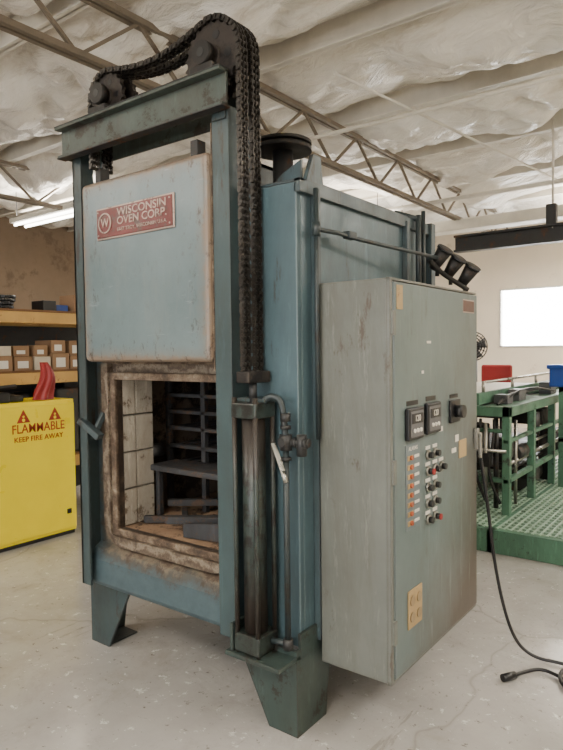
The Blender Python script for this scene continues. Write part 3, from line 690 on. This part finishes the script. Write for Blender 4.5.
pf.cyls('pale_pipes',[((-.18,3.1,.55),(-.18,5.6,.55),.018),((-.2,3.1,.64),(-.2,5.0,.64),.012),((-.16,3.3,.2),(-.16,3.3,.9),.014),((-.6,3.06,.3),(-.6,3.06,.9),.012),((-.3,2.98,.35),(-.3,2.98,.9),.016),((-.7,2.98,.68),(-.14,2.98,.68),.014)],chrome)
pf.boxes('valve_blocks',[(-.75,-.62,3.05,3.15,.55,.72),(-.4,-.25,3.5,3.7,.5,.7),(-.5,-.2,4.3,4.6,.75,.9),(-1.2,-.2,3.3,5.6,.47,.49),(-.3,-.16,3.15,3.25,.6,.75),(-.3,-.14,3.85,3.97,.3,.42),(-.34,-.26,2.95,3.01,.55,.66)],black_m,.005)
for k in range(5):
    xx=-.7+k*.11
    pf.tube('hose_%d'%k,[(xx,3.06,.92),(xx+.03,2.98,.75),(xx-.05,2.99,.5),(xx+.06,3.03,.25)],.012,black_p)
pf.boxes('guard_bars',[(-.06,-.01,4.3,4.35,.17,1.12),(-.06,-.01,5.6,5.65,.17,1.12),(-.06,1.6,4.3,4.35,1.07,1.12),(-.06,-.01,4.3,5.65,1.07,1.12),(-.06,-.01,4.3,5.65,.6,.64),(-.06,1.6,4.3,4.35,.6,.64),(1.55,1.6,4.3,4.35,.17,1.12)],mach_green,.004)
pf.boxes('hopper',[(-.14,.25,4.28,4.5,1.12,1.30),(-.16,.27,4.26,4.52,1.29,1.33)],blue_m,.01)
fn=Obj('pedestal_fan',(-1.80,7.06,0))
fx_,fy_,fz_=-1.84,7.0,1.52
fn.cyl('base',(fx_,fy_+.1,0),(fx_,fy_+.1,.04),.2,grey_m,32);fn.cyl('pole',(fx_,fy_+.1,.04),(fx_,fy_+.1,fz_-.05),.018,grey_m)
fn.cyl('motor',(fx_,fy_+.02,fz_),(fx_,fy_+.16,fz_),.07,grey_m)
bm=bmesh.new()
for R_ in (.21,.17,.13,.09,.05):
    n=28
    for i in range(n):
        a0=2*math.pi*i/n;a1=2*math.pi*(i+1)/n
        cc(bm,(fx_+R_*math.cos(a0),fy_-.04,fz_+R_*math.sin(a0)),(fx_+R_*math.cos(a1),fy_-.04,fz_+R_*math.sin(a1)),.008,6)
for i in range(16):
    a0=2*math.pi*i/16;cc(bm,(fx_,fy_-.05,fz_),(fx_+.21*math.cos(a0),fy_-.03,fz_+.21*math.sin(a0)),.005,5)
fn.add('cage',bm,black_p)
bm=bmesh.new()
for i in range(4):
    a0=i*math.pi/2+.3;c=Vector((math.cos(a0),0,math.sin(a0)));s_=Vector((-math.sin(a0),.3,math.cos(a0)))
    P=Vector((fx_,fy_,fz_));prism(bm,[P+c*.03-s_*.03,P+c*.18-s_*.08,P+c*.18+s_*.08,P+c*.03+s_*.03],(0,.004,0))
fn.add('blades',bm,grey_m)
ch=Obj('office_chair',(-1.6,7.7,0));hx_,hy_=-1.66,7.7
ch.box('seat',(hx_-.24,hx_+.24,hy_-.24,hy_+.24,.46,.53),red_m,.03,4);ch.box('back',(hx_-.23,hx_+.23,hy_-.26,hy_-.2,.68,1.24),red_m,.03,4)
ch.boxes('back_support',[(hx_-.03,hx_+.03,hy_-.2,hy_-.18,.48,.9)],black_p);ch.cyl('stem',(hx_,hy_,.08),(hx_,hy_,.46),.03,black_p)
bm=bmesh.new()
for i in range(5):
    a0=i*2*math.pi/5;beam(bm,(hx_,hy_,.09),(hx_+.27*math.cos(a0),hy_+.27*math.sin(a0),.06),.04,.03)
    cc(bm,(hx_+.27*math.cos(a0)-.015,hy_+.27*math.sin(a0),.03),(hx_+.27*math.cos(a0)+.015,hy_+.27*math.sin(a0),.03),.03,12)
ch.add('star_base',bm,black_p)
wd=bpy.data.worlds.new('world');bpy.context.scene.world=wd;wd.use_nodes=True
wd.node_tree.nodes['Background'].inputs[0].default_value=(.8,.85,.9,1);wd.node_tree.nodes['Background'].inputs[1].default_value=.5
